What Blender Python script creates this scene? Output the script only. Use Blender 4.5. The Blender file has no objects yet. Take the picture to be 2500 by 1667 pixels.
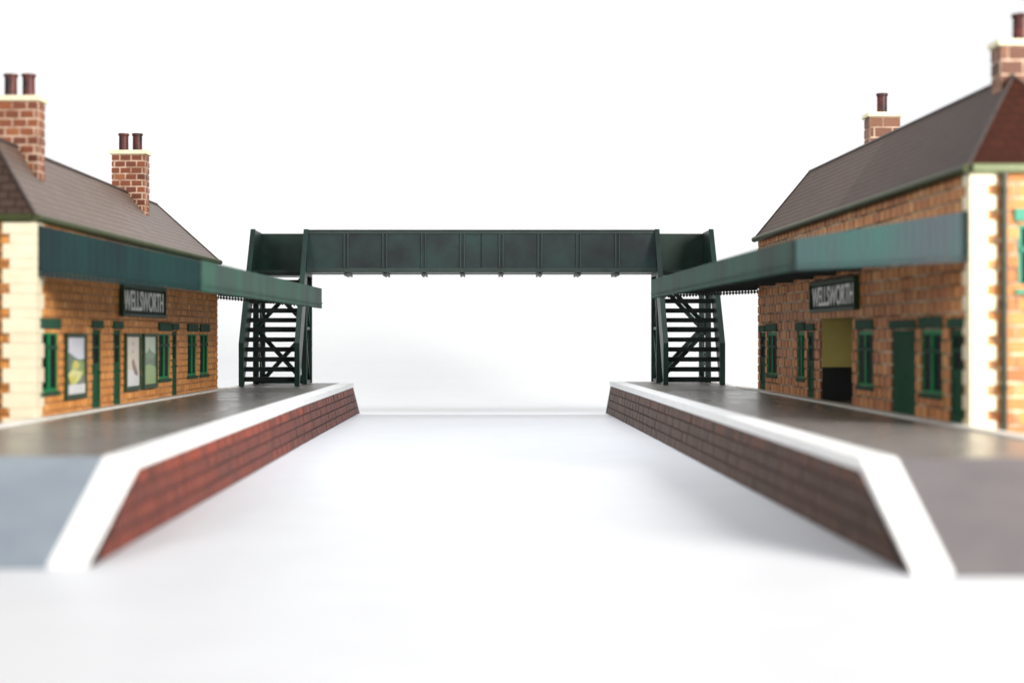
import bpy, math, random
from mathutils import Vector
random.seed(7)
D = bpy.data
C = bpy.context.scene.collection
SC = bpy.context.scene

# ------------------------------------------------------------------ materials
def nodes_of(m):
    m.use_nodes = True
    nt = m.node_tree
    return nt, nt.nodes, nt.links, nt.nodes['Principled BSDF']

def ramp(nt, fac, stops):
    r = nt.nodes.new('ShaderNodeValToRGB')
    e = r.color_ramp.elements
    while len(e) < len(stops): e.new(0.5)
    for el, (p, c) in zip(e, stops):
        el.position = p; el.color = (c[0], c[1], c[2], 1)
    nt.links.new(fac, r.inputs['Fac'])
    return r.outputs['Color']

def noise(nt, scale, detail=4, rough=.6, vec=None):
    n = nt.nodes.new('ShaderNodeTexNoise')
    n.inputs['Scale'].default_value = scale
    n.inputs['Detail'].default_value = detail
    n.inputs['Roughness'].default_value = rough
    if vec is None:
        tc = nt.nodes.new('ShaderNodeTexCoord'); vec = tc.outputs['Object']
    nt.links.new(vec, n.inputs['Vector'])
    return n.outputs['Fac']

def mixc(nt, fac, a, b, mode='MIX'):
    x = nt.nodes.new('ShaderNodeMix'); x.data_type = 'RGBA'; x.blend_type = mode
    if isinstance(fac, float): x.inputs[0].default_value = fac
    else: nt.links.new(fac, x.inputs[0])
    for s, v in ((6, a), (7, b)):
        if isinstance(v, tuple): x.inputs[s].default_value = (v[0], v[1], v[2], 1)
        else: nt.links.new(v, x.inputs[s])
    return x.outputs[2]

def bump(nt, bsdf, h, strength=.3, dist=.02):
    b = nt.nodes.new('ShaderNodeBump')
    b.inputs['Strength'].default_value = strength
    b.inputs['Distance'].default_value = dist
    nt.links.new(h, b.inputs['Height'])
    nt.links.new(b.outputs['Normal'], bsdf.inputs['Normal'])

def paint(name, c1, c2, rough=.45, scale=2.5, bumps=.15, bscale=60, spec=.5, stretch=None, r2=None):
    m = D.materials.new(name); nt, N, L, B = nodes_of(m)
    vec = None
    if stretch:
        tc = N.new('ShaderNodeTexCoord'); mp = N.new('ShaderNodeMapping')
        mp.inputs['Scale'].default_value = stretch
        L.new(tc.outputs['Object'], mp.inputs['Vector']); vec = mp.outputs['Vector']
    f = noise(nt, scale, 5, .6, vec)
    L.new(ramp(nt, f, [(.35, c1), (.65, c2)]), B.inputs['Base Color'])
    B.inputs['Roughness'].default_value = rough
    if r2 is not None:
        mr = N.new('ShaderNodeMapRange'); mr.inputs[1].default_value = .35; mr.inputs[2].default_value = .65
        mr.inputs[3].default_value = rough; mr.inputs[4].default_value = r2
        L.new(noise(nt, scale * 1.7, 4, .6, vec), mr.inputs[0]); L.new(mr.outputs[0], B.inputs['Roughness'])
    B.inputs['Specular IOR Level'].default_value = spec
    if bumps: bump(nt, B, noise(nt, bscale, 3), bumps, .01)
    return m

def brick_mat(name, stops, rough=.55, grime=(.05, .03, .02), gr=.35, spec=.4, stretch=None):
    m = D.materials.new(name); nt, N, L, B = nodes_of(m)
    a = N.new('ShaderNodeAttribute'); a.attribute_name = 'tint'
    col = ramp(nt, a.outputs['Fac'], stops)
    vec = None
    if stretch:
        tc = N.new('ShaderNodeTexCoord'); mp = N.new('ShaderNodeMapping'); mp.inputs['Scale'].default_value = stretch
        L.new(tc.outputs['Object'], mp.inputs['Vector']); vec = mp.outputs['Vector']
    f = noise(nt, 5 if not stretch else 1.6, 6, .65, vec)
    g = ramp(nt, f, [(.45, (0, 0, 0)), (.75, (gr, gr, gr))])
    col = mixc(nt, g, col, grime)
    f2 = noise(nt, 45, 3)
    col = mixc(nt, ramp(nt, f2, [(.4, (0, 0, 0)), (.8, (.35, .35, .35))]), col, stops[-1][1])
    L.new(col, B.inputs['Base Color'])
    B.inputs['Roughness'].default_value = rough
    B.inputs['Specular IOR Level'].default_value = spec
    bump(nt, B, noise(nt, 40, 4), .35, .01)
    return m

def mortar_mat(name, c1, c2, lo=.4, hi=.62, scale=1.6):
    m = D.materials.new(name); nt, N, L, B = nodes_of(m)
    L.new(ramp(nt, noise(nt, scale, 5, .65), [(lo, c1), (hi, c2)]), B.inputs['Base Color'])
    B.inputs['Roughness'].default_value = .8
    return m

def slate_mat(name, c1, c2, line, rough=.4, w=.2, h=.11, spec=.5):
    m = D.materials.new(name); nt, N, L, B = nodes_of(m)
    uv = N.new('ShaderNodeUVMap')
    bt = N.new('ShaderNodeTexBrick')
    bt.inputs['Scale'].default_value = 1
    bt.inputs['Brick Width'].default_value = w
    bt.inputs['Row Height'].default_value = h
    bt.inputs['Mortar Size'].default_value = .009
    bt.inputs['Mortar Smooth'].default_value = .1
    bt.inputs['Color1'].default_value = (*c1, 1); bt.inputs['Color2'].default_value = (*c2, 1)
    bt.inputs['Mortar'].default_value = (*line, 1)
    L.new(uv.outputs['UV'], bt.inputs['Vector'])
    f = noise(nt, 1.3, 6, .6)
    col = mixc(nt, ramp(nt, f, [(.35, (0, 0, 0)), (.7, (.4, .4, .4))]), bt.outputs['Color'], tuple(x * .6 for x in c1))
    L.new(col, B.inputs['Base Color'])
    B.inputs['Roughness'].default_value = rough
    B.inputs['Specular IOR Level'].default_value = spec
    # overlap of the courses: a small saw-tooth step per row
    sep = N.new('ShaderNodeSeparateXYZ'); L.new(uv.outputs['UV'], sep.inputs[0])
    md = N.new('ShaderNodeMath'); md.operation = 'DIVIDE'; md.inputs[1].default_value = h
    L.new(sep.outputs['Y'], md.inputs[0])
    fr = N.new('ShaderNodeMath'); fr.operation = 'FRACT'; L.new(md.outputs[0], fr.inputs[0])
    sub = N.new('ShaderNodeMath'); sub.operation = 'SUBTRACT'; sub.inputs[0].default_value = 1.0
    L.new(fr.outputs[0], sub.inputs[1])
    mul = N.new('ShaderNodeMath'); mul.operation = 'SUBTRACT'
    L.new(sub.outputs[0], mul.inputs[0]); L.new(bt.outputs['Fac'], mul.inputs[1])
    bump(nt, B, mul.outputs[0], .45, .018)
    return m

M = {}
M['table'] = paint('white_acrylic', (.635, .645, .678), (.665, .677, .71), .38, 1.2, .02, 30, .35)
M['backdrop'] = paint('white_backdrop_paper', (.88, .885, .885), (.91, .91, .91), .9, .25, 0)
M['brick_left'] = brick_mat('orange_brick', [(0, (.44, .165, .038)), (.3, (.54, .215, .05)), (.6, (.60, .25, .06)), (.85, (.66, .29, .075)), (1, (.72, .36, .12))], gr=.3, grime=(.27, .10, .035), spec=.2)
M['mortar_left'] = mortar_mat('tan_mortar', (.34, .14, .045), (.62, .40, .22), .45, .75)
M['brick_right'] = brick_mat('brown_brick', [(0, (.40, .135, .05)), (.3, (.50, .185, .06)), (.6, (.57, .235, .075)), (.85, (.62, .28, .09)), (1, (.66, .33, .13))], gr=.25, grime=(.22, .095, .06), spec=.2)
M['mortar_right'] = mortar_mat('pale_mortar', (.22, .10, .05), (.78, .66, .48), .42, .66)
M['brick_chimney'] = brick_mat('chimney_brick', [(0, (.10, .032, .022)), (.3, (.16, .048, .028)), (.6, (.21, .062, .03)), (.85, (.27, .085, .03)), (1, (.33, .12, .05))], gr=.2, spec=.2)
M['brick_chimney_dark'] = brick_mat('shaded_chimney_brick', [(0, (.09, .04, .025)), (.3, (.13, .055, .035)), (.6, (.165, .07, .042)), (.85, (.20, .088, .05)), (1, (.25, .12, .07))], gr=.25, spec=.2)  # chimney brick with the right stacks' shade put into its colour
M['mortar_chimney'] = mortar_mat('white_mortar', (.34, .20, .13), (.62, .46, .35), .35, .6, 4)
M['brick_platform'] = brick_mat('weathered_red_brick_lit', [(0, (.09, .022, .015)), (.3, (.11, .026, .017)), (.6, (.145, .031, .019)), (.85, (.165, .034, .019)), (1, (.25, .045, .022))], gr=.8, grime=(.045, .024, .019), spec=.15, stretch=(3, .35, 3))  # one brick for both platforms; light put into this redder tint
M['mortar_platform'] = mortar_mat('dark_joint', (.016, .008, .007), (.06, .017, .012))
M['brick_platform_r'] = brick_mat('weathered_brown_brick_shaded', [(0, (.055, .032, .022)), (.3, (.068, .039, .027)), (.6, (.08, .045, .031)), (.85, (.093, .05, .034)), (1, (.13, .048, .03))], gr=.8, grime=(.046, .034, .027), spec=.15, stretch=(3, .35, 3))  # same brick, with the right face's shade put into a browner tint
M['wash_shade_left'] = mortar_mat('brown_joint_wash_shade', (.38, .135, .03), (.52, .20, .05))  # brick side faces: groove shade and ink wash put into the colour
M['wash_shade_right'] = mortar_mat('dark_joint_wash_shade', (.07, .022, .012), (.15, .05, .025))  # darker brick sides: ink wash plus painted shade of the grooves
M['quoin'] = paint('cream_stone', (.80, .70, .46), (.85, .77, .55), .5, 3, .1)
M['quoin_w'] = paint('pale_cream_stone', (.68, .60, .42), (.74, .67, .49), .5, 3, .1)
M['slate'] = slate_mat('brown_grey_slate', (.125, .082, .062), (.148, .10, .078), (.03, .019, .015), .45, spec=.25)
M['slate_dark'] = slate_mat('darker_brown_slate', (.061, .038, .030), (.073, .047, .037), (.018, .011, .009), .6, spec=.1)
M['slate_r'] = slate_mat('brown_slate', (.078, .049, .037), (.091, .058, .045), (.022, .014, .011), .6, spec=.1)
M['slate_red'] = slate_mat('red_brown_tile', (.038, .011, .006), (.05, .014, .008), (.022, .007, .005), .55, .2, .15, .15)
M['ridge'] = paint('ridge_strip', (.03, .02, .018), (.055, .035, .03), .55, 6, .1)
M['gutter'] = paint('olive_gutter', (.03, .036, .009), (.042, .05, .016), .5, 5, .05, 60, .2)
M['gutter_end'] = paint('pale_olive_gutter', (.15, .18, .09), (.19, .22, .12), .4, 5, .05, 60, .3)
M['pipe'] = paint('dark_drainpipe', (.014, .022, .01), (.02, .03, .014), .4, 5, .05)
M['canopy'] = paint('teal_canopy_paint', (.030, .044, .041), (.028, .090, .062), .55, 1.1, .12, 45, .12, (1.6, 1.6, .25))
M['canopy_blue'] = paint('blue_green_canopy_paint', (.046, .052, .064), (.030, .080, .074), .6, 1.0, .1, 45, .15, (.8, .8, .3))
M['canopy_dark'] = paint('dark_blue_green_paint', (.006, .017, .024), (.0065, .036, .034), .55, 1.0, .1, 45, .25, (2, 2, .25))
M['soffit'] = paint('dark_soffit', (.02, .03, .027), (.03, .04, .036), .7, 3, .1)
M['joinery'] = paint('green_joinery', (.004, .16, .05), (.006, .21, .068), .5, 4, .05, 60, .12)
M['trim'] = paint('grey_green_trim', (.016, .058, .034), (.024, .074, .044), .65, 4, .1, 60, .12)
M['door'] = paint('dark_green_door', (.010, .055, .026), (.014, .075, .036), .65, 3, .1, 40, .1, (5, 5, .6))
M['teal'] = paint('teal_joinery', (.015, .20, .12), (.02, .25, .15), .4, 4, .05)
M['glass'] = paint('black_glass', (.003, .005, .005), (.005, .008, .007), .5, 3, 0, 60, .04)
M['frame'] = paint('sign_frame_green', (.022, .045, .022), (.03, .06, .03), .5, 5, .08, 60, .25)
M['signboard'] = paint('sign_black_green', (.02, .032, .018), (.025, .04, .022), .6, 5, .05, 60, .15)
M['letter'] = paint('letter_white', (.92, .94, .88), (.95, .96, .91), .7, 5, 0, 60, .2)
M['cap'] = paint('cream_cap', (.72, .65, .42), (.82, .76, .54), .6, 8, .1)
M['pot'] = paint('sooty_clay_pot', (.012, .010, .012), (.15, .032, .024), .45, 7, .1, 40, .3, (1, 1, .7))
M['deck_l'] = paint('grey_platform_l', (.175, .168, .158), (.215, .207, .196), .25, 1.1, .02, 90, .5, (1.5, .8, 1), .36)
M['deck_r'] = paint('brown_grey_platform', (.19, .172, .162), (.235, .215, .203), .26, 1.1, .02, 90, .5, (1.5, .8, 1), .36)
M['deck_far'] = paint('matt_platform', (.11, .102, .088), (.175, .163, .143), .45, 3.5, .3, 60, .4, (2.5, 1, 1), .35)
M['ramp_l'] = paint('blue_grey_ramp', (.20, .235, .28), (.26, .30, .34), .4, .9, .1, 60, .5)  # deck's material; bluish reflected light put into the ramp colour
M['ramp_r'] = paint('pinkish_grey_ramp', (.125, .112, .116), (.16, .144, .148), .42, .9, .1, 60, .5)  # deck's material too, its pinkish reflection put into the base colour
M['kerb'] = paint('white_kerb_paint', (.80, .805, .80), (.86, .86, .855), .5, 1.5, .1)
M['backedge'] = paint('off_white_edge', (.68, .66, .61), (.78, .76, .71), .5, 3, .1)
M['endplate'] = paint('grey_end_plate', (.12, .11, .13), (.17, .16, .18), .5, 3, .1)
M['bridge'] = paint('dark_green_bridge', (.005, .014, .011), (.007, .032, .022), .42, 1.8, .12, 70, .3)
M['girder'] = paint('weathered_girder', (.012, .016, .018), (.019, .046, .041), .45, 1.25, .25, 80, .35)
M['flange'] = paint('girder_flange', (.028, .042, .037), (.038, .06, .052), .45, 2, .15, 80, .35)
M['black'] = paint('stair_black', (.003, .006, .006), (.006, .011, .010), .55, 4, .2, 60, .2)
M['grey_part'] = paint('worn_grey', (.06, .062, .06), (.11, .112, .108), .5, 6, .1)
M['yellow'] = paint('mustard_wall', (.48, .40, .12), (.54, .45, .14), .6, 3, .05)
M['dado'] = paint('black_dado', (.012, .013, .014), (.017, .018, .02), .5, 3, .05)
def flat(name, c, rough=.5):
    m = D.materials.new(name); nt, N, L, B = nodes_of(m)
    f = noise(nt, 9, 4)
    L.new(ramp(nt, f, [(.3, tuple(x * .85 for x in c)), (.7, c)]), B.inputs['Base Color'])
    B.inputs['Roughness'].default_value = rough
    return m
P = {k: flat('print_' + k, c, .35) for k, c in dict(sky=(.60, .61, .68), cream=(.60, .54, .43), darkgreen=(.07, .13, .06), green=(.20, .28, .07),
     yellow=(.55, .50, .06), pale=(.62, .60, .22), white=(.66, .66, .66), grey=(.16, .16, .17), brown=(.20, .12, .09), mist=(.42, .50, .36),
     midgreen=(.10, .19, .09), lime=(.24, .36, .12), shade=(.45, .38, .30)).items()}

# ------------------------------------------------------------------ mesh builder
class MB:
    def __init__(s): s.v = []; s.f = []; s.m = []; s.t = []; s.uv = {}
    def quad(s, pts, mi=0, tint=.5, uv=None):
        i = len(s.v); s.v += [tuple(p) for p in pts]
        s.f.append(tuple(range(i, i + len(pts)))); s.m.append(mi); s.t.append(tint)
        if uv: s.uv[len(s.f) - 1] = uv
    def hexa(s, p, mi=0, tint=.5, skip=(), smi=None):
        # p: 8 corners, bottom ring 0-3 then top ring 4-7
        i = len(s.v); s.v += [tuple(q) for q in p]
        for k, q in enumerate(((0, 3, 2, 1), (4, 5, 6, 7), (0, 1, 5, 4), (1, 2, 6, 5), (2, 3, 7, 6), (3, 0, 4, 7))):
            if k in skip: continue
            s.f.append(tuple(i + a for a in q)); s.t.append(tint)
            s.m.append(mi if smi is None or k < 2 else smi[0] if k in (2, 4) else smi[1])
    def box(s, x0, x1, y0, y1, z0, z1, mi=0, tint=.5):
        s.hexa([(x0, y0, z0), (x1, y0, z0), (x1, y1, z0), (x0, y1, z0), (x0, y0, z1), (x1, y0, z1), (x1, y1, z1), (x0, y1, z1)], mi, tint)
    def prism(s, poly, fn, a, b, mi=0):
        # poly: 2-D outline, fn(u, v, w) -> 3-D, extruded from w=a to w=b
        n = len(poly); i = len(s.v)
        s.v += [fn(u, v, a) for u, v in poly] + [fn(u, v, b) for u, v in poly]
        s.f.append(tuple(i + k for k in range(n))[::-1]); s.f.append(tuple(i + n + k for k in range(n)))
        s.m += [mi, mi]; s.t += [.5, .5]
        for k in range(n):
            k2 = (k + 1) % n
            s.f.append((i + k, i + k2, i + n + k2, i + n + k)); s.m.append(mi); s.t.append(.5)
    def bar(s, p, q, w, d, side, mi=0):
        # straight bar from p to q; w across 'side', d across the other normal
        p, q, side = Vector(p), Vector(q), Vector(side).normalized()
        ax = (q - p).normalized(); side = (side - ax * side.dot(ax)).normalized(); o = ax.cross(side)
        c = [(-1, -1), (1, -1), (1, 1), (-1, 1)]
        s.hexa([p + side * w / 2 * a + o * d / 2 * b for a, b in c] + [q + side * w / 2 * a + o * d / 2 * b for a, b in c], mi)
    def tube(s, p, q, r0, r1=None, n=20, mi=0, caps=True):
        p, q = Vector(p), Vector(q); r1 = r0 if r1 is None else r1
        ax = (q - p).normalized(); a = ax.orthogonal().normalized(); b = ax.cross(a)
        i = len(s.v)
        for c, r in ((p, r0), (q, r1)):
            s.v += [tuple(c + (a * math.cos(t) + b * math.sin(t)) * r) for t in [2 * math.pi * k / n for k in range(n)]]
        for k in range(n):
            k2 = (k + 1) % n
            s.f.append((i + k, i + k2, i + n + k2, i + n + k)); s.m.append(mi); s.t.append(.5)
        if caps:
            s.f.append(tuple(range(i, i + n))[::-1]); s.f.append(tuple(range(i + n, i + 2 * n))); s.m += [mi] * 2; s.t += [.5] * 2
    def lathe(s, cx, cy, prof, n=28, mi=0):
        i = len(s.v)
        for r, z in prof:
            s.v += [(cx + r * math.cos(2 * math.pi * k / n), cy + r * math.sin(2 * math.pi * k / n), z) for k in range(n)]
        for j in range(len(prof) - 1):
            for k in range(n):
                k2 = (k + 1) % n
                s.f.append((i + j * n + k, i + j * n + k2, i + (j + 1) * n + k2, i + (j + 1) * n + k)); s.m.append(mi); s.t.append(.5)
    def build(s, name, mats, parent=None, bevel=0, smooth=False):
        me = D.meshes.new(name); me.from_pydata(s.v, [], s.f)
        for m in (mats if isinstance(mats, (list, tuple)) else [mats]): me.materials.append(m)
        me.polygons.foreach_set('material_index', s.m)
        at = me.attributes.new('tint', 'FLOAT', 'FACE'); at.data.foreach_set('value', s.t)
        if s.uv:
            ul = me.uv_layers.new(name='UVMap')
            for fi, uvs in s.uv.items():
                for li, c in zip(me.polygons[fi].loop_indices, uvs): ul.data[li].uv = c
        if smooth:
            me.polygons.foreach_set('use_smooth', [True] * len(me.polygons))
        me.update()
        o = D.objects.new(name, me); C.objects.link(o)
        if parent: o.parent = parent
        if bevel:
            b = o.modifiers.new('edge', 'BEVEL'); b.width = bevel; b.segments = 2; b.limit_method = 'ANGLE'
        if smooth:
            e = o.modifiers.new('split', 'EDGE_SPLIT'); e.split_angle = math.radians(40)
        return o

def tag(o, label, cat, group=None):
    o['label'] = label; o['category'] = cat
    if group: o['group'] = group
    return o
def empty(name, loc, rz=0):
    o = D.objects.new(name, None); C.objects.link(o); o.location = loc; o.rotation_euler = (0, 0, rz)
    o.empty_display_size = .3
    return o
def copy_tree(o, parent, loc):
    c = o.copy(); C.objects.link(c); c.parent = parent; c.location = loc
    for ch in list(o.children):
        d = ch.copy(); C.objects.link(d); d.parent = c
    return c

# bricks laid on a flat face; fn(u, z, out) -> 3-D.  holes: (u0, u1, z0, z1)
def brickwork(mb, fn, u0, u1, z0, z1, bl, bh, holes=(), joint=.014, out=.02, mi=0, ragged=.01, top=None, phase=0.0, ch=.006, side_mi=2, hot=0, spread=.24):
    n = max(1, round((z1 - z0) / bh)); h = (z1 - z0) / n
    for r in range(n):
        a, b = z0 + r * h + joint / 2, z0 + (r + 1) * h - joint / 2
        mid = (a + b) / 2
        x = u0 - (bl / 2 if r % 2 else 0) - phase * bl
        gaps = [(hu0, hu1) for hu0, hu1, hz0, hz1 in holes if hz0 < mid < hz1]
        while x < u1:
            segs = [(max(x + joint / 2, u0), min(x + bl - joint / 2, u1))]
            for g0, g1 in gaps:
                g0r, g1r = g0 + random.uniform(-ragged, ragged), g1 + random.uniform(-ragged, ragged)
                ns = []
                for s0, s1 in segs:
                    if s1 <= g0r or s0 >= g1r: ns.append((s0, s1)); continue
                    if s0 < g0r: ns.append((s0, g0r))
                    if s1 > g1r: ns.append((g1r, s1))
                segs = ns
            for s0, s1 in segs:
                if s1 - s0 < .02: continue
                t = min(1, max(0, random.gauss(.5, spread) + (hot if r == n - 1 and random.random() < .7 else 0))); oo = out + random.uniform(-.004, .004)
                b0 = b1 = b
                if top:
                    b0, b1 = min(b, top(s0)), min(b, top(s1))
                    if max(b0, b1) - a < .015: continue
                    b0, b1 = max(b0, a + .001), max(b1, a + .001)
                k = ch
                mb.hexa([fn(s0, a, 0), fn(s1, a, 0), fn(s1, b1, 0), fn(s0, b0, 0),
                         fn(s0 + k, a + k, oo), fn(s1 - k, a + k, oo), fn(s1 - k, max(b1 - k, a + k), oo), fn(s0 + k, max(b0 - k, a + k), oo)], mi, t, skip=(0,), smi=(1, side_mi))
            x += bl

# plain wall sheet with openings and reveals (y = 0 facing -y)
def wall_sheet(mb, fn, u0, u1, z0, z1, holes, depth, mi=1):
    us = sorted({u0, u1, *[h[0] for h in holes], *[h[1] for h in holes]})
    zs = sorted({z0, z1, *[h[2] for h in holes], *[h[3] for h in holes]})
    us = [u for u in us if u0 <= u <= u1]; zs = [z for z in zs if z0 <= z <= z1]
    for i in range(len(us) - 1):
        for j in range(len(zs) - 1):
            cu, cz = (us[i] + us[i + 1]) / 2, (zs[j] + zs[j + 1]) / 2
            if any(h[0] < cu < h[1] and h[2] < cz < h[3] for h in holes): continue
            mb.quad([fn(us[i], zs[j], 0), fn(us[i + 1], zs[j], 0), fn(us[i + 1], zs[j + 1], 0), fn(us[i], zs[j + 1], 0)], mi)
    for a, b, c, d in holes:
        for p, q in (((a, c), (a, d)), ((a, d), (b, d)), ((b, d), (b, c)), ((b, c), (a, c))):
            mb.quad([fn(*p, 0), fn(*q, 0), fn(*q, -depth), fn(*p, -depth)], mi)

# ------------------------------------------------------------------ setting
TZ = 0.0
mb = MB()
mb.quad([(-70, -30, 0), (70, -30, 0), (70, 34.4, 0), (-70, 34.4, 0)])
mb.quad([(-70, 34.4, 0), (70, 34.4, 0), (70, 34.4, -.007), (-70, 34.4, -.007)])
t = mb.build('tabletop', M['table']); t['kind'] = 'structure'
mb = MB()
prof = [(34.36, -.003)]
for k in range(0, 17):
    a = math.pi / 2 * k / 16
    prof.append((41 + 12 * math.sin(a), -.003 + 12 - 12 * math.cos(a)))
prof.append((53, 60))
for (y0, z0), (y1, z1) in zip(prof, prof[1:]):
    mb.quad([(-75, y0, z0), (75, y0, z0), (75, y1, z1), (-75, y1, z1)])
t = mb.build('backdrop', M['backdrop'], smooth=True); t['kind'] = 'structure'

# ------------------------------------------------------------------ platforms
def platform(side, top, brk_y, brk_x, foot_y, foot_x, far_x, mid, wall_bot, back, mats, label):
    s = side                       # -1 left, +1 right: the track lies at the inner side
    FAR = 34.9
    mid_y, mid_x = mid
    root = empty('station_platform', (s * 4.2, 22, 0))
    ox, oy = s * 4.2, 22
    tag(root, label, 'platform', 'model station platforms')
    def W(x, y, z): return (x - ox, y - oy, z)
    path = [(foot_y, foot_x, .022), (brk_y, brk_x, top), (mid_y, mid_x, top), (FAR, far_x, top)]
    def interp(y, tab):
        for (a, va), (b, vb) in zip(tab, tab[1:]):
            if y <= b or (b == tab[-1][0]): return va + (vb - va) * (y - a) / (b - a)
    topx = [(p[0], p[1]) for p in path]
    botx = wall_bot
    topz = [(p[0], p[2]) for p in path]
    KW, NH = .29, .105
    # kerb
    k = MB()
    pts = []
    for y, x, z in path:
        out = x - s * .03
        pts.append((W(out, y, z), W(out + s * KW, y, z), W(out, y, max(z - NH, .004)), W(out + s * KW, y, max(z - NH, .004))))
    for a, b in zip(pts, pts[1:]):
        k.quad([a[0], a[1], b[1], b[0]]); k.quad([a[0], b[0], b[2], a[2]]); k.quad([a[2], b[2], b[3], a[3]]); k.quad([a[1], a[3], b[3], b[1]])
    for e in (pts[0], pts[-1]): k.quad([e[0], e[2], e[3], e[1]])
    k.build('kerb', M['kerb'], root, .012)
    # deck, in two lengths butted together, and the ramp
    def backx(y): return back[0] + (back[1] - back[0]) * (y - back[2]) / (back[3] - back[2])
    SEAM = 28.6
    def deck(name, y0, y1, z0, z1, m, strip):
        d = MB()
        i0, i1 = interp(y0, topx) + s * (KW - .03), interp(y1, topx) + s * (KW - .03)
        b0, b1 = backx(y0) - s * strip, backx(y1) - s * strip
        q = [W(i0, y0, z0), W(b0, y0, z0), W(b1, y1, z1), W(i1, y1, z1)]
        g = [(p[0], p[1], .003) for p in q]
        d.hexa(g + q)
        return d.build(name, m, root)
    deck('deck', brk_y, SEAM, top - .006, top - .006, mats[0], .17)
    deck('deck', SEAM + .012, FAR, top - .010, top - .010, mats[1], .17)
    deck('ramp', foot_y - .02, brk_y, .016, top - .006, mats[2], .17)
    # white painted strip along the back edge
    e = MB()
    for (y0, z0), (y1, z1) in (((foot_y, .035), (brk_y, top + .02)), ((brk_y, top + .02), (30.6, top + .02)), ((30.6, top + .004), (FAR, top + .004))):
        b0, b1 = backx(y0), backx(y1)
        q = [W(b0 - s * .17, y0, z0), W(b0, y0, z0), W(b1, y1, z1), W(b1 - s * .17, y1, z1)]
        e.hexa([(p[0], p[1], .002) for p in q] + q)
    e.build('back_edge', M['backedge'], root)
    # brick retaining face, battered outwards towards the table
    f = MB()
    def fn(y, z, o):
        zt = top - NH
        t_ = min(1, z / zt)
        x = interp(y, botx) + (interp(y, topx) - interp(y, botx)) * t_
        return W(x - s * o, y, z)
    def lim(y): return interp(y, topz) - NH * .95 if y < brk_y else top - NH
    ys = [foot_y + .12, brk_y, mid_y, FAR]
    for a, b in zip(ys, ys[1:]):
        f.quad([fn(a, 0, 0), fn(b, 0, 0), fn(b, max(.01, lim(b)), 0), fn(a, max(.01, lim(a)), 0)], 1)
    brickwork(f, fn, foot_y + .12, FAR - .12, .004, top - NH, .25, .147, joint=.012, out=.014, top=lim, ragged=0, ch=.006, hot=.5, spread=.16)
    f.build('brick_face', [mats[3], M['mortar_platform'], M['mortar_platform']], root)
    # plate closing the far end
    g = MB()
    z = top - NH
    poly = [(far_x - s * .012, z), (interp(FAR, botx) - s * .03, .003), (backx(FAR), .003), (backx(FAR), z)]
    g.prism(poly, lambda u, v, w: W(u, w, v), FAR - .1, FAR + .005)
    g.build('end_plate', M['endplate'], root)
    return root

platform(-1, .685, 13.28, -2.96, 11.43, -2.93, -2.93, (24.8, -2.965), [(11.43, -2.89), (13.28, -2.89), (24.8, -2.87), (34.9, -2.80)],
         (-5.73, -5.05, 11.43, 34.9), (M['deck_l'], M['deck_far'], M['ramp_l'], M['brick_platform']),
         'left grey station platform with reddish brick face and blue grey ramp')
platform(1, .715, 12.69, 3.08, 11.06, 3.06, 2.825, (24.0, 2.955), [(11.06, 3.03), (12.69, 3.01), (24.0, 2.885), (34.9, 2.735)],
         (5.37, 5.02, 11.06, 34.9), (M['deck_r'], M['deck_far'], M['ramp_r'], M['brick_platform_r']),
         'right station platform with dark brown brick face and pinkish grey ramp')

# ------------------------------------------------------------------ joinery (local frame: x along wall, -y towards the track)
def make_window(root, w, h, fm, mullion=True, transom=.36):
    """glazed unit; origin at its lower left corner on the wall face"""
    f = MB(); y0, y1 = -.008, .012; b = .042
    f.box(0, b, y0, y1, 0, h); f.box(w - b, w, y0, y1, 0, h)
    f.box(b, w - b, y0, y1, h - b * 1.3, h); f.box(b, w - b, y0, y1, 0, b)
    tz = h * (1 - transom)
    if mullion:
        f.box(w / 2 - .032, w / 2 + .032, y0 - .01, y1 - .003, b, tz - .022); f.box(w / 2 - .032, w / 2 + .032, y0 - .01, y1 - .003, tz + .022, h - b * 1.3)
    o = f.build('window', fm, root, .006)
    g = MB(); g.box(.01, w - .01, .006, .03, .01, h - .01); g.build('pane', M['glass'], o)
    g = MB(); g.box(.02, w - .02, y0 - .022, y1 - .01, tz - .022, tz + .022); g.build('transom', M['trim'], o, .006)
    g = MB(); g.box(-.05, w + .05, -.05, .05, h + .018, h + .155); g.build('lintel', M['trim'], o, .008)
    g = MB(); g.box(-.04, w + .04, -.045, .06, -.055, -.002); g.build('sill', M['trim'], o, .008)
    return o

def make_door(root, w, h, double=False):
    f = MB(); y0, y1 = -.010, .035
    if double:
        n = 8
        for i in range(n):
            f.box(w * i / n + .006, w * (i + 1) / n - .006, y0, y1, 0, h)
        f.box(0, w, y1, y1 + .02, 0, h)
        o = f.build('door', M['door'], root, .008)
    else:
        f.box(0, .07, y0, y1, 0, h); f.box(w - .07, w, y0, y1, 0, h)
        f.box(.07, w - .07, y0, y1, h - .07, h); f.box(.07, w - .07, y0, y1, h * .48, h * .58)
        f.box(.07, w - .07, y0, y1, 0, .12); f.box(.07, w - .07, y0 + .015, y1, .12, h * .48)
        o = f.build('door', M['door'], root, .008)
        g = MB(); g.box(.06, w - .06, .012, .03, h * .58, h - .06); g.build('pane', M['glass'], o)
        g = MB(); g.box(.06, w - .06, y0 - .012, y1 - .01, h * .78 - .02, h * .78 + .02); g.build('glazing_bar', M['trim'], o, .005)
    g = MB(); g.tube((w - .045 if not double else w / 2 + .06, y0 - .025, h * .46), (w - .045 if not double else w / 2 + .06, y0 + .01, h * .46), .016, n=10)
    g.build('handle', M['frame'], o)
    g = MB(); g.box(-.055, w + .055, -.05, .05, h + .018, h + .13); g.build('lintel', M['trim'], o, .008)
    return o

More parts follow.
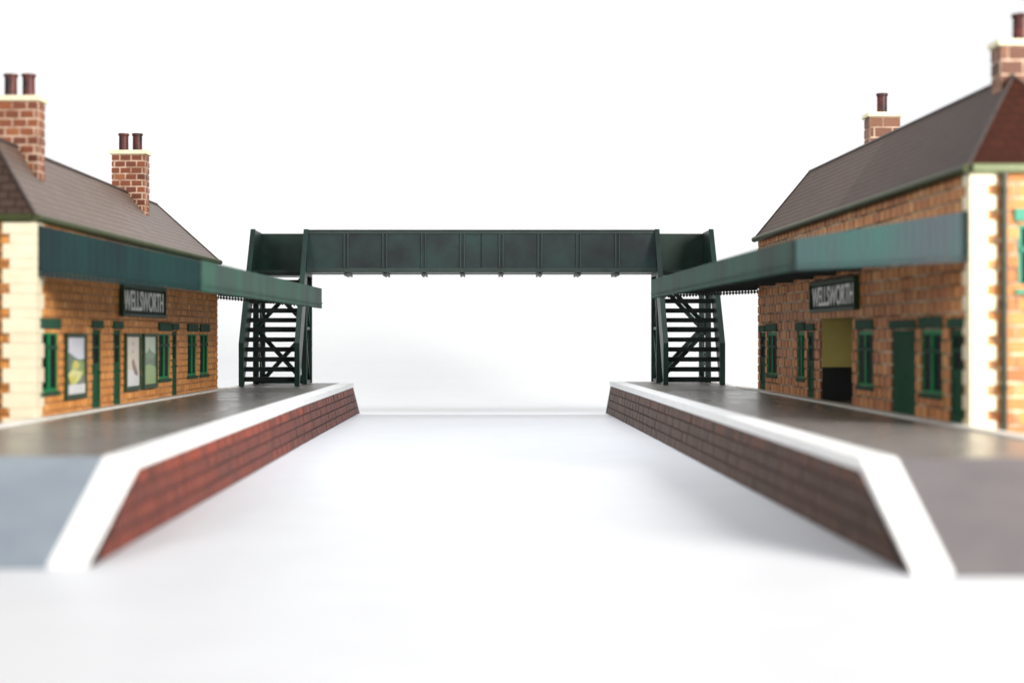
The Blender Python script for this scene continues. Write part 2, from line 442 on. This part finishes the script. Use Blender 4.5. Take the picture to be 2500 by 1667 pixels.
def quoins(mb, fn, zb, zt, long_, short_, period, out=.03, left=True, u=0):
    z = zt; i = 0
    while z > zb + .02:
        hgt = period * (.6 if i % 2 == 0 else .4)
        a = max(z - hgt, zb)
        w = long_ if i % 2 == 0 else short_
        u0, u1 = (u, u + w) if left else (u - w, u)
        k = .008
        mb.hexa([fn(u0, a, 0), fn(u1, a, 0), fn(u1, z, 0), fn(u0, z, 0),
                 fn(u0, a + .001, out), fn(u1 - (k if left else 0), a + .001, out), fn(u1 - (k if left else 0), z - .001, out), fn(u0, z - .001, out)], 0, skip=(0,))
        z = a; i += 1

def chimney(root, x, y, zb, zt, npots, bl, bh, wx=.28, wy=.56, bm='brick_chimney', mm='mortar_chimney', pots=None, potr=.082, poth=.3, joint=.02):
    """brick stack standing through the roof; wx along the wall, wy across it"""
    m = MB()
    m.box(x - wx / 2, x + wx / 2, y - wy / 2, y + wy / 2, zb, zt, 1)
    faces = [(lambda u, z, o: (u, y - wy / 2 - o, z), x - wx / 2, x + wx / 2, 0), (lambda u, z, o: (u, y + wy / 2 + o, z), x - wx / 2, x + wx / 2, .5),
             (lambda u, z, o: (x - wx / 2 - o, u, z), y - wy / 2, y + wy / 2, .25), (lambda u, z, o: (x + wx / 2 + o, u, z), y - wy / 2, y + wy / 2, .25)]
    for fn, a, b, ph in faces:
        brickwork(m, fn, a - .012, b + .012, zb, zt, bl, bh, joint=joint, out=.014, phase=ph, ch=.004)
    o = m.build('chimney', [M[bm], M[mm], M[mm]], root)
    c = MB(); c.box(x - wx / 2 - .045, x + wx / 2 + .045, y - wy / 2 - .045, y + wy / 2 + .045, zt + .002, zt + .075)
    c.build('chimney_cap', M['cap'], o, .012)
    for px, py in (pots or [(x, y - .12), (x, y + .12)]):
        q = MB(); z0 = zt + .075; r = potr
        q.lathe(px, py, [(r * 1.0, z0), (r * .98, z0 + poth * .86), (r * 1.02, z0 + poth * .87), (r * 1.16, z0 + poth * .9), (r * 1.16, z0 + poth), (r * .8, z0 + poth), (r * .75, z0 + .05), (.001, z0 + .05)])
        q.build('chimney_pot', M['pot'], o, smooth=True)
    return o

def toothed(mb, fn, L, zfun, tot, period=.0576):
    """fascia board: a plain board, a moulding and a saw-tooth edge with a row of holes; fn(u, z, out)"""
    n = max(1, round(L / period)); p = L / n
    hb, ht = .05, .04
    T = .022
    for i in range(n):
        a, b, c = i * p, (i + 1) * p, (i + .5) * p
        za, zb_, zc = zfun(a), zfun(b), zfun(c)
        def P(u, dz):
            base = za + (zb_ - za) * (u - a) / p
            return u, base + dz
        r = .3 * p
        cz = ht + hb * .36
        ring = [(c - r, cz), (c, cz - r), (c + r, cz), (c, cz + r)]
        outer = [(a, ht * .9), (c, 0), (b, ht * .9), (b, ht + hb), (a, ht + hb)]
        # notch sits at c: the tooth tips fall on a and b; the hole is above the notch
        polys = [[(a, 0), (a + p * .12, 0), (c, ht * .9), ring[1], ring[0], (a, cz)],
                 [(c, ht * .9), (b - p * .12, 0), (b, 0), (b, cz), ring[2], ring[1]],
                 [(a, cz), ring[0], ring[3], (c, ht + hb), (a, ht + hb)],
                 [(c, ht + hb), ring[3], ring[2], (b, cz), (b, ht + hb)]]
        for po in polys:
            for o_ in (0, T):
                mb.quad([fn(*P(u, z), o_) for u, z in po])
            for (u0, z0), (u1, z1) in zip(po, po[1:] + po[:1]):
                mb.quad([fn(*P(u0, z0), 0), fn(*P(u1, z1), 0), fn(*P(u1, z1), T), fn(*P(u0, z0), T)])

def canopy(root, x0, x1, proj0, proj1, zwall_t, zwall_b, zf_t, zf_b, fm, em0, em1):
    """lean-to canopy; x0..x1 along the wall, projecting proj0 at x0 and proj1 at x1 (towards -y)"""
    T = .02
    def yf(x): return -(proj0 + (proj1 - proj0) * (x - x0) / (x1 - x0))
    r = MB()
    q = [(x0, -.03, zwall_t - .03), (x1, -.03, zwall_t - .03), (x1, yf(x1) + .03, zf_t - .02), (x0, yf(x0) + .03, zf_t - .02)]
    r.hexa([(p[0], p[1], p[2] - .05) for p in q] + q)
    n = 9
    for i in range(n):
        x = x0 + .1 + (x1 - x0 - .2) * i / (n - 1)
        r.hexa([(x - .03, -.03, zwall_b + .1), (x + .03, -.03, zwall_b + .1), (x + .03, yf(x) + .04, zf_b + .13), (x - .03, yf(x) + .04, zf_b + .13),
                (x - .03, -.03, zwall_b + .2), (x + .03, -.03, zwall_b + .2), (x + .03, yf(x) + .04, zf_b + .2), (x - .03, yf(x) + .04, zf_b + .2)])
    o = r.build('canopy', M['soffit'], root)
    # front fascia
    f = MB(); L = x1 - x0
    def fn(u, z, o_): return (x0 + u, yf(x0 + u) - o_, z)
    band = .09
    f.hexa([fn(0, zf_b + band, 0), fn(L, zf_b + band, 0), fn(L, zf_b + band, T), fn(0, zf_b + band, T), fn(0, zf_t, 0), fn(L, zf_t, 0), fn(L, zf_t, T), fn(0, zf_t, T)])
    f.hexa([fn(0, zf_b + band, T), fn(L, zf_b + band, T), fn(L, zf_b + band, T + .014), fn(0, zf_b + band, T + .014), fn(0, zf_b + band + .025, T), fn(L, zf_b + band + .025, T), fn(L, zf_b + band + .025, T + .014), fn(0, zf_b + band + .025, T + .014)])
    toothed(f, fn, L, lambda u: zf_b, 0)
    f.build('fascia', fm, o)
    for xe, pr, em, sgn in ((x0, proj0, em0, -1), (x1, proj1, em1, 1)):
        e = MB(); L2 = pr - .035
        def zb(u): return zwall_b + (zf_b - zwall_b) * u / L2
        def zt(u): return zwall_t + (zf_t - zwall_t) * u / L2
        def fe(u, z, o_): return (xe + sgn * (.004 + o_), -.03 - u, z)
        e.hexa([fe(0, zb(0) + band, 0), fe(L2, zb(L2) + band, 0), fe(L2, zb(L2) + band, T), fe(0, zb(0) + band, T), fe(0, zt(0), 0), fe(L2, zt(L2), 0), fe(L2, zt(L2), T), fe(0, zt(0), T)])
        toothed(e, fe, L2, zb, 0)
        # upright boards of the end
        nb = 22
        for i in range(nb):
            u = L2 * (i + .5) / nb; hw = L2 / nb * .485
            e.hexa([fe(u - hw, zb(u) + band + .01, T), fe(u + hw, zb(u) + band + .01, T), fe(u + hw, zb(u) + band + .01, T + .004), fe(u - hw, zb(u) + band + .01, T + .004),
                    fe(u - hw, zt(u + hw) - .01, T), fe(u + hw, zt(u + hw) - .01, T), fe(u + hw, zt(u + hw) - .01, T + .004), fe(u - hw, zt(u + hw) - .01, T + .004)])
        e.build('end_fascia', em, o)
    return o

def hip_roof(root, L, dep, eave, ov, apexes, mats):
    """hipped roof; apexes: the two ridge ends ((x,y,z),(x,y,z)), mats: (main, main2, end0, end1)"""
    m = MB()
    c = [(-ov, -ov, eave), (L + ov, -ov, eave), (L + ov, dep + ov, eave), (-ov, dep + ov, eave)]
    A, B = apexes
    def face(pts, mi):
        P0, P1 = Vector(pts[0]), Vector(pts[1]); ax = (P1 - P0).normalized()
        nrm = ax.cross(Vector(pts[2]) - P0).normalized(); up = nrm.cross(ax)
        m.quad(pts, mi, .5, [((Vector(p) - P0).dot(ax) + P0.x * 0, (Vector(p) - P0).dot(up)) for p in pts])
    # main slope in two lengths of slating, joined down the middle
    s = .5
    e = tuple(c[0][k] + (c[1][k] - c[0][k]) * s for k in range(3)); r = tuple(A[k] + (B[k] - A[k]) * s for k in range(3))
    face([c[0], e, r, A], 0); face([e, c[1], B, r], 1)
    face([c[2], c[3], A, B], 0)
    face([c[3], c[0], A], 2); face([c[1], c[2], B], 3)
    m.quad(c[::-1], 0, .5, [(p[0], p[1]) for p in c[::-1]])
    o = m.build('roof', mats, root)
    k = MB()
    k.tube((A[0], A[1], A[2] + .004), (B[0], B[1], B[2] + .004), .026, n=10)
    k.build('ridge_tiles', M['ridge'], o)
    for p, q in ((c[0], A), (c[1], B), (c[2], B), (c[3], A)):
        h = MB(); h.tube((p[0], p[1], p[2] + .004), q, .02, n=8); h.build('hip_tiles', M['ridge'], o)
    return o

def station(name, loc, rz, L, dep, top, eave, ov, apexes, holes, bl, bh, bm, mm, wm, qm, near_left, label, group, roofm, gm_end, qlong, qshort, qper, end_holes=()):
    """near_left: the end towards the camera is at x = 0 (else at x = L)"""
    root = empty(name, loc, rz); tag(root, label, 'station building', group)
    w = MB(); fn = lambda u, z, o: (u, -o, z)
    wall_sheet(w, fn, 0, L, 0, eave - .01, holes, .11)
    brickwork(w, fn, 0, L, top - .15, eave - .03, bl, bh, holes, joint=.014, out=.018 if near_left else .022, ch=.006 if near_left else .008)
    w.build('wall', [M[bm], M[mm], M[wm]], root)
    xn, sg = (0, -1) if near_left else (L, 1)
    xf = L if near_left else 0
    e = MB(); fe = lambda u, z, o: (xn + sg * o, u, z)
    wall_sheet(e, fe, .001, dep, 0, eave - .012, end_holes, .1)
    brickwork(e, fe, .02, dep, top - .6, eave - .03, bl, bh, end_holes, joint=.018, out=.02, phase=.3)
    e.build('end_wall', [M[bm], M[mm], M[mm]], root)
    e = MB(); ff = lambda u, z, o: (xf - sg * o, u, z)
    wall_sheet(e, ff, .001, dep, 0, eave - .012, (), .1)
    brickwork(e, ff, .02, dep, top - .15, eave - .03, bl, bh, joint=.018, out=.02, phase=.3)
    e.build('end_wall', [M[bm], M[mm], M[mm]], root)
    e = MB(); e.quad([(0, dep, 0), (L, dep, 0), (L, dep, eave - .012), (0, dep, eave - .012)], 1)
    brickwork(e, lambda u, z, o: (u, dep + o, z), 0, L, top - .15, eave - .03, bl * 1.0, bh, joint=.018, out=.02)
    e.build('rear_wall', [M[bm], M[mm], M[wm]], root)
    # quoins, near corner wraps both faces
    q = MB()
    quoins(q, fe, top - .6, eave - .04, qlong, qshort, qper, .034)
    if near_left: quoins(q, fn, top - .2, eave - .04, qlong * .95, qshort * .95, qper, .034, True, -.034)
    else: quoins(q, fn, top - .2, eave - .04, qlong * .95, qshort * .95, qper, .034, False, L + .034)
    q.build('quoins', qm, root, .006)
    q = MB(); quoins(q, ff, top - .2, eave - .04, qlong, qshort, qper, .05)
    q.build('quoins', qm, root, .006)
    hip_roof(root, L, dep, eave, ov, apexes, roofm)
    g = MB()
    r = .052
    g.tube((-ov - .02, -ov - .015, eave - .03), (L + ov + .02, -ov - .015, eave - .03), r, n=18)
    g.build('gutter', M['gutter'], root, smooth=True)
    g = MB(); g.tube((xn + sg * (ov + .015), -ov + .04, eave - .03), (xn + sg * (ov + .015), dep + ov, eave - .03), r, n=18)
    g.build('gutter', gm_end, root, smooth=True)
    p = MB(); py = qlong + .055
    p.tube((xn + sg * .075, py, 0), (xn + sg * .075, py, eave - .06), .035, n=14)
    for z in (top + .4, top + 1.3, eave - .3):
        p.tube((xn + sg * .075, py, z), (xn + sg * .075, py, z + .05), .046, n=14)
    p.build('drainpipe', M['pipe'], root, smooth=True)
    return root

# ---- left building -----------------------------------------------------
H0 = 1.685
LL = 11.304
wl = [(.21, .74), (6.45, .76), (8.62, .72), (9.67, .71)]
dl = [(2.54, .43), (3.65, .40), (7.42, .35)]
top = .685
wz0, wz1 = 1.0, 1.775
holes = [(u, u + w, wz0, wz1) for u, w in wl] + [(u, u + w, top, 1.795) for u, w in dl]
ang = math.atan2(11.3, .321)
Lb = station('station_building', (-5.53, 19.23, 0), ang, LL, 1.8, top, 3.18, .035, ((.32, .63, 4.19), (10.36, .95, 4.19)), holes, .194, .109,
    'brick_left', 'mortar_left', 'wash_shade_left', M['quoin_w'], True, 'left station building in orange brick with pale quoins and twin-pot chimneys', 'station buildings facing each other across the track',
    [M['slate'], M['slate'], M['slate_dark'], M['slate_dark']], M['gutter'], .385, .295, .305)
proto = None
for (u, w) in wl:
    o = make_window(Lb, w, wz1 - wz0, M['joinery'], transom=.28); o.location = (u, 0, wz0)
for (u, w) in dl:
    o = make_door(Lb, w, 1.795 - top); o.location = (u, 0, top)
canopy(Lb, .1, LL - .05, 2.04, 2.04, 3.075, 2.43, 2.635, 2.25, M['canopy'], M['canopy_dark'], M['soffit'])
chimney(Lb, 1.56, .68, 3.3, 4.80, 2, .194, .112)
chimney(Lb, 8.0, .845, 3.3, 4.85, 2, .194, .112)

# ---- right building ----------------------------------------------------
RL = 12.201
topr = .715
def ru(a, b): return (RL - b, b - a)          # from distance-to-near-corner to local x
wr = [ru(10.45, 11.3), ru(8.23, 8.75), ru(4.02, 4.84), ru(1.0, 1.8)]
dr = [ru(11.5, 11.99), ru(7.54, 8.0), ru(.22, .69)]
dd = ru(2.06, 3.1)
op = ru(5.14, 7.12)
rwz0, rwz1 = 1.02, 1.775
holes = [(u, u + w, rwz0, rwz1) for u, w in wr] + [(u, u + w, topr, 1.775) for u, w in dr + [dd]] + [(op[0], op[0] + op[1], topr, 2.0)]
angr = math.atan2(-12.2, .177)
ew = (.50, .72, 2.21, 2.93)
RD = 1.6
Rb = station('station_building', (5.128, 29.24, 0), angr, RL, RD, topr, 3.545, .06, ((.84, .76, 4.685), (RL - 1.05, .82, 4.70)), holes, .27, .155,
    'brick_right', 'mortar_right', 'wash_shade_right', M['quoin'], False, 'right station building in brown brick with open mustard passage and single-pot chimneys', 'station buildings facing each other across the track',
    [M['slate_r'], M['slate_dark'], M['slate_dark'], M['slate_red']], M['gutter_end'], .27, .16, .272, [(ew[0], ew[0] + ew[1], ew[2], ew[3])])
for i, (u, w) in enumerate(wr):
    o = make_window(Rb, w, rwz1 - rwz0, M['joinery'], mullion=True, transom=.33); o.location = (u, 0, rwz0)
for (u, w) in dr:
    o = make_door(Rb, w, 1.775 - topr); o.location = (u, 0, topr)
o = make_door(Rb, dd[1], 1.775 - topr, True); o.location = (dd[0], 0, topr)
# the end window facing out of the near gable
o = make_window(Rb, ew[1], ew[3] - ew[2], M['teal'], transom=.4); o.rotation_euler = (0, 0, math.pi / 2); o.location = (RL, ew[0], ew[2])
o['label'] = 'teal framed window in the near end wall'
for ch in o.children:
    if ch.name.split('.')[0] in ('lintel', 'sill', 'transom'): ch.data.materials[0] = M['teal']
# passage through the building: mustard walls over a black dado
g = MB(); a, b = op[0], op[0] + op[1]
dz = 1.685 - .455
for z0, z1, mi, tk in ((topr, dz, 1, .03), (dz, 2.0, 0, .02)):
    g.box(a - .02, a + tk, .004, RD - .1, z0, z1, mi)
    g.box(b - tk, b + .02, .004, RD - .1, z0, z1, mi)
    g.box(a + .035, b - .035, RD - .13, RD - .1, z0, z1, mi)
g.build('passage_wall', [M['yellow'], M['dado']], Rb)
g = MB(); g.box(a, b, -.02, RD - .1, topr - .03, topr - .002); g.build('passage_floor', M['deck_far'], Rb)
g = MB(); g.box(a - .02, b + .02, .112, RD - .1, 2.002, 2.03); g.build('passage_ceiling', M['yellow'], Rb)
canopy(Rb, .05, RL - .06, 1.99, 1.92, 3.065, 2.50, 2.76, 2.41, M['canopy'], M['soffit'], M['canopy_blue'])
chimney(Rb, 4.1, 1.2, 3.4, 5.20, 1, .29, .165, bm='brick_chimney_dark', mm='mortar_chimney', pots=[(4.1, 1.2)], potr=.08, poth=.32, joint=.018, wx=.34, wy=.46)
chimney(Rb, RL - 1.25, .98, 3.4, 5.06, 1, .36, .17, bm='brick_chimney_dark', mm='mortar_chimney', pots=[(RL - 1.25, .98)], potr=.092, poth=.32, joint=.018, wx=.3)

# ------------------------------------------------------------------ signs and posters fixed on the walls
def on_wall(bld, u, y, z):
    return bld.matrix_world @ Vector((u, y, z))
bpy.context.view_layer.update()
def sign(bld, rz, u0, u1, z0, z1, dpt, label):
    p = on_wall(bld, (u0 + u1) / 2, -.02, z0)
    root = empty('station_sign', p, rz); tag(root, label, 'sign', 'station name signs')
    w, h = u1 - u0, z1 - z0
    b = .055
    f = MB()
    f.box(-w / 2, w / 2, -dpt, .004, 0, b); f.box(-w / 2, w / 2, -dpt, .004, h - b, h)
    f.box(-w / 2, -w / 2 + b, -dpt, .004, b, h - b); f.box(w / 2 - b, w / 2, -dpt, .004, b, h - b)
    f.build('frame', M['frame'], root, .008)
    g = MB(); g.box(-w / 2 + b, w / 2 - b, -dpt + .03, .002, b, h - b); g.build('board', M['signboard'], root)
    cu = D.curves.new('lettering', 'FONT'); cu.body = 'WELLSWORTH'; cu.size = 1; cu.align_x = 'CENTER'; cu.offset = .016; cu.extrude = .006
    tmp = D.objects.new('lettering', cu); C.objects.link(tmp)
    bpy.context.view_layer.update()
    me = D.meshes.new_from_object(tmp.evaluated_get(bpy.context.evaluated_depsgraph_get()))
    D.objects.remove(tmp)
    xs = [v.co.x for v in me.vertices]; ys = [v.co.y for v in me.vertices]
    tw, th = (w - 2 * b) * .95, (h - 2 * b) * .8
    sx, sy = tw / (max(xs) - min(xs)), th / (max(ys) - min(ys))
    cx, cy = (max(xs) + min(xs)) / 2, (max(ys) + min(ys)) / 2
    for v in me.vertices:
        x, y, zz = v.co
        v.co = ((x - cx) * sx, -dpt + .027 - zz, h / 2 + (y - cy) * sy)
    me.materials.clear(); me.materials.append(M['letter'])
    me.name = 'lettering'
    o = D.objects.new('lettering', me); C.objects.link(o); o.parent = root
    return root
sign(Lb, ang, 3.95, 6.68, 1.685 + .315, 1.685 + .81, .07, 'WELLSWORTH name sign on the orange brick wall of the left building, above posters')
sign(Rb, angr, RL - 7.52, RL - 4.72, 1.685 + .385, 1.685 + .86, .085, 'WELLSWORTH name sign on the right building above its mustard passage')

def poster(bld, rz, u0, u1, z0, z1, art, label):
    p = on_wall(bld, (u0 + u1) / 2, -.02, z0)
    root = empty('framed_poster', p, rz); tag(root, label, 'poster', 'framed posters on the left building')
    w, h = u1 - u0, z1 - z0; b = .055; d = .045
    f = MB()
    f.box(-w / 2, w / 2, -d, .004, 0, b * 1.3); f.box(-w / 2, w / 2, -d, .004, h - b, h)
    f.box(-w / 2, -w / 2 + b, -d, .004, b * 1.3, h - b); f.box(w / 2 - b, w / 2, -d, .004, b * 1.3, h - b)
    f.build('frame', M['frame'], root, .008)
    g = MB(); mats = []
    iw, ih = w - 2 * b, h - 2.3 * b
    for k, (poly, key) in enumerate(art):
        if P[key] not in mats: mats.append(P[key])
        y = -.018 - .0015 * k
        g.prism([(-iw / 2 + iw * a, b * 1.3 + ih * c) for a, c in poly], lambda u_, v_, w_: (u_, w_, v_), y, y + .0012, mats.index(P[key]))
    g.build('print', mats, root)
full = [(0, 0), (1, 0), (1, 1), (0, 1)]
poster(Lb, ang, 1.20, 2.13, 1.685 - .82, 1.685 + .055, [(full, 'sky'), ([(0, .12), (1, .12), (1, .62), (.75, .60), (.5, .64), (.2, .72), (0, .76)], 'darkgreen'),
    ([(.15, .2), (1, .2), (1, .58), (.7, .58), (.4, .6), (.25, .5)], 'green'), ([(.3, .45), (.6, .44), (.72, .52), (.5, .6), (.36, .58)], 'yellow'),
    ([(.05, .36), (.3, .44), (.9, .38), (.7, .26), (.5, .18), (.3, .16), (.14, .24)], 'pale'), ([(.1, .3), (.55, .34), (.5, .24), (.35, .15), (.2, .18)], 'yellow'),
    ([(.7, .14), (1, .14), (1, .34), (.85, .3)], 'grey'), ([(0, 0), (1, 0), (1, .17), (0, .17)], 'white')],
    'framed landscape poster of pale sky, yellow fields and white base strip')
poster(Lb, ang, 4.22, 5.13, 1.685 - .81, 1.685 + .065, [(full, 'cream'), ([(0, 0), (1, 0), (1, .3), (0, .34)], 'white'),
    ([(.42, .5), (.55, .56), (.72, .4), (.9, .26), (.84, .2), (.62, .24), (.48, .38)], 'brown'), ([(.4, .86), (.55, .9), (.62, .86), (.52, .82)], 'shade'), ([(.4, .7), (.56, .74), (.58, .68), (.44, .66)], 'shade')],
    'framed cream poster with brown slanting figure, between door and green poster')
poster(Lb, ang, 5.31, 6.21, 1.685 - .81, 1.685 + .065, [(full, 'mist'), ([(0, 0), (1, 0), (1, .62), (.8, .66), (.55, .72), (.45, .78), (.3, .68), (0, .64)], 'midgreen'),
    ([(0, .5), (.3, .56), (.6, .52), (1, .57), (1, .4), (0, .4)], 'darkgreen'), ([(0, 0), (1, 0), (1, .34), (.5, .42), (0, .4)], 'lime')],
    'framed green woodland poster, beside the window with grey green lintel')

# ------------------------------------------------------------------ footbridge
FB = empty('footbridge', (-.05, 34, 0)); tag(FB, 'dark green plate girder footbridge with open stairs at both ends', 'footbridge')
BX, BY = -.05, 34
YF, YB = 33.55, 34.65
def q3(x, y, z): return (x - BX, y - BY, z)
def bbox(mb, x0, x1, y0, y1, z0, z1, mi=0): mb.box(min(x0, x1) - BX, max(x0, x1) - BX, y0 - BY, y1 - BY, z0, z1, mi)
XL, XR = -3.80, 3.69
GB, GT = 3.075, 3.99
DECK = 3.11
# span: two plate girders and the deck between
for y0, y1, nm in ((YF, YF + .03, 1), (YB - .03, YB, 0)):
    m = MB(); bbox(m, XL, XR, y0, y1, GB + .02, GT - .02); g = m.build('girder', M['girder'], FB)
    f = MB(); yo = (y0 - .045, y1 + .02) if nm else (y0 - .02, y1 + .045)
    bbox(f, XL, XR, *yo, GT - .02, GT + .0); bbox(f, XL, XR, (y0 - .022) if nm else y1, y0 if nm else y1 + .022, GT - .085, GT - .02)
    f.build('top_flange', M['flange'], g, .004)
    f = MB(); bbox(f, XL, XR, *yo, GB, GB + .02); bbox(f, XL, XR, (y0 - .024) if nm else y1, y0 if nm else y1 + .024, GB + .02, GB + .095)
    f.build('bottom_flange', M['flange'], g, .004)
    for i in range(8):
        xc = -2.955 + .8295 * i
        f = MB()
        for dx in (-.052, .03):
            bbox(f, xc + dx, xc + dx + .026, (y0 - .042) if nm else y1, y0 if nm else y1 + .042, GB + .096, GT - .086)
        f.build('stiffener', M['flange'], g)
    f = MB(); bbox(f, -.065, -.058, (y0 - .0235) if nm else y1, y0 if nm else y1 + .0235, GB + .097, GT - .087); f.build('joint_strip', M['black'], g)
m = MB(); bbox(m, XL, XR, YF + .031, YB - .031, GB + .012, DECK); m.build('deck', M['grey_part'], FB)
for i in range(8):
    xc = -2.955 + .8295 * i
    f = MB(); zb = GB - .062
    bbox(f, xc - .05, xc - .022, YF + .01, YB - .01, zb, GB - .002); bbox(f, xc + .022, xc + .05, YF + .01, YB - .01, zb, GB - .002)
    bbox(f, xc - .022, xc + .022, YF + .02, YB - .02, zb + .018, zb + .036)
    f.build('crossbeam', M['grey_part'], FB)

def h_leg(mb, x, y, z0, z1, w=.115):
    bbox(mb, x - w / 2, x + w / 2, y, y + .03, z0, z1); bbox(mb, x - w / 2, x + w / 2, y + w - .03, y + w, z0, z1)
    bbox(mb, x - .018, x + .018, y + .03, y + w - .03, z0, z1)

def stair_end(xa, xb, topz, inner):
    """tower, landing and stair between x = xa and x = xb (xa < xb); inner: the x of the track side"""
    zt = GB - .005
    tw = MB(); bbox(tw, xa, xb, YF + .0, YB, zt - .06, zt - .003); T = tw.build('tower', M['bridge'], FB)
    xl, xr = xa + .058, xb - .058
    for x in (xl, xr):
        for y in (YF, YB - .115):
            f = MB(); h_leg(f, x, y, topz + .001, zt - .06); f.build('leg', M['bridge'], T)
    zm = 1.685 + .2
    zb = topz + .02
    for y, apex in ((YF + .05, 1 if xa > 0 else -1), (YB - .055, 1)):
        f = MB(); bbox(f, xl + .058, xr - .058, y - .02, y + .02, zm - .035, zm + .03); bbox(f, xl + .058, xr - .058, y - .025, y + .025, zb, zb + .06)
        f.build('rail', M['bridge'], T)
        for z0, z1 in ((zb + .03, zm), (zm, zt - .07)):
            f = MB()
            xt, xf2 = (xr, xl) if apex > 0 else (xl, xr)
            f.bar(q3(xf2, y, z0 if z0 < zm else z1), q3(xt, y, zm), .095, .03, (1, 0, 0))
            f.build('brace', M['bridge'], T)
    for x in (xl, xr):
        f = MB(); bbox(f, x - .02, x + .02, YF + .115, YB - .115, zm - .03, zm + .03); bbox(f, x - .03, x + .03, YF + .115, YB - .115, zb, zb + .05)
        f.build('rail', M['grey_part'], T)
        for z0, z1 in ((zb + .03, zm), (zm, zt - .07)):
            f = MB()
            f.bar(q3(x - .012, YF + .06, z0), q3(x - .012, YB - .06, z1), .06, .02, (0, 1, 0)); f.bar(q3(x + .012, YF + .06, z1), q3(x + .012, YB - .06, z0), .06, .02, (0, 1, 0))
            f.build('brace', M['bridge'], T)
    # landing: floor, rear and outer parapets
    f = MB(); bbox(f, xa, xb, YF - .02, YB, zt, DECK + .02); Ld = f.build('landing', M['bridge'], FB)
    f = MB(); bbox(f, xa, xb, YB - .03, YB, DECK + .02, GT - .012); bbox(f, xa, xb, YB - .06, YB - .03, DECK + .02, DECK + .06); f.build('parapet', M['bridge'], Ld)
    xo = xa if inner == xb else xb; sg = 1 if xo == xa else -1
    f = MB(); bbox(f, xo, xo + sg * .035, YF - .02, YB - .031, DECK + .02, GT); f.build('parapet', M['bridge'], Ld)
    # stair
    Y0 = 31.9
    poly = [(Y0, topz + .002), (Y0 + .30, topz + .002), (33.53, topz + .002 + (33.53 - Y0 - .30) * 1.50), (33.53, GT), (Y0, 1.685 - .12)]
    tm = MB(); n = 11
    st = None
    for x0, x1 in ((xa - .03, xa + .045), (xb - .045, xb + .03)):
        f = MB(); f.prism(poly, lambda u, v, w: q3(w, u, v), x0 + .02, x1 - .02)
        e = 0
        if st is None:
            st = f.build('staircase', M['bridge'], FB)
        else: f.build('balustrade', M['bridge'], st)
        # angle-iron edge of the balustrade
        f = MB()
        f.bar(q3((x0 + x1) / 2, Y0, topz + .003), q3((x0 + x1) / 2, Y0, 1.685 - .12), x1 - x0 + .03, .05, (1, 0, 0))
        f.bar(q3((x0 + x1) / 2, Y0, 1.685 - .125), q3((x0 + x1) / 2, 33.53, GT), x1 - x0 + .03, .05, (1, 0, 0))
        f.build('handrail', M['bridge'], st, .004)
    for i in range(n):
        z = 1.685 - .856 + .2035 * i; y = Y0 + .2 + .127 * i
        f = MB(); bbox(f, xa + .026, xb - .026, y, y + .17, z - .048, z + .048)
        f.build('tread', M['black'], st, .005)
stair_end(-4.95, -3.80, .685, -3.80)
stair_end(3.69, 4.86, .715, 3.69)

# ------------------------------------------------------------------ light
w = D.worlds.new('World'); SC.world = w; w.use_nodes = True
w.node_tree.nodes['Background'].inputs['Color'].default_value = (.96, .98, 1, 1)
w.node_tree.nodes['Background'].inputs['Strength'].default_value = .30
def area(name, loc, target, size, power, col=(1, 1, 1), sy=None):
    l = D.lights.new(name, 'AREA'); l.energy = power; l.color = col; l.size = size
    if sy: l.shape = 'RECTANGLE'; l.size_y = sy
    o = D.objects.new(name, l); C.objects.link(o); o.location = loc
    o.rotation_euler = (Vector(target) - Vector(loc)).to_track_quat('-Z', 'Y').to_euler()
    return o
area('key_softbox', (18.5, 3, 8.8), (-3.5, 21, 1.0), 9.5, 5200, (1, .965, .91)).data.spread = math.radians(125)
area('top_softbox', (0, 24, 14), (0, 25.5, 0), 9, 860, (.95, .975, 1)).data.spread = math.radians(110)
area('added_fill', (-13, 2, 9), (4, 20, 1), 8, 1700, (1, .985, .96))  # unseen lamp added to lighten the right building's track side
area('backdrop_lamp', (0, 37, 23), (0, 53, 13), 64, 5000, (.98, .99, 1), 6)

# ------------------------------------------------------------------ camera
cam = D.cameras.new('camera'); co = D.objects.new('camera', cam); C.objects.link(co)
co.location = (0, 0, 1.685); co.rotation_euler = (math.pi / 2, 0, 0)
cam.sensor_width = 36; cam.lens = 36 * 3826 / 2500
cam.shift_x = 68 / 2500; cam.shift_y = -9.5 / 2500
cam.clip_start = .05; cam.clip_end = 400
cam.dof.use_dof = True; cam.dof.focus_distance = 31.2; cam.dof.aperture_fstop = .37; cam.dof.aperture_blades = 0
SC.camera = co
SC.view_settings.view_transform = 'Standard'; SC.view_settings.look = 'None'
SC.view_settings.gamma = 1; SC.view_settings.use_curve_mapping = False; SC.view_settings.exposure = .2
SC.render.engine = 'CYCLES'
SC.cycles.use_denoising = True
SC.cycles.max_bounces = 8
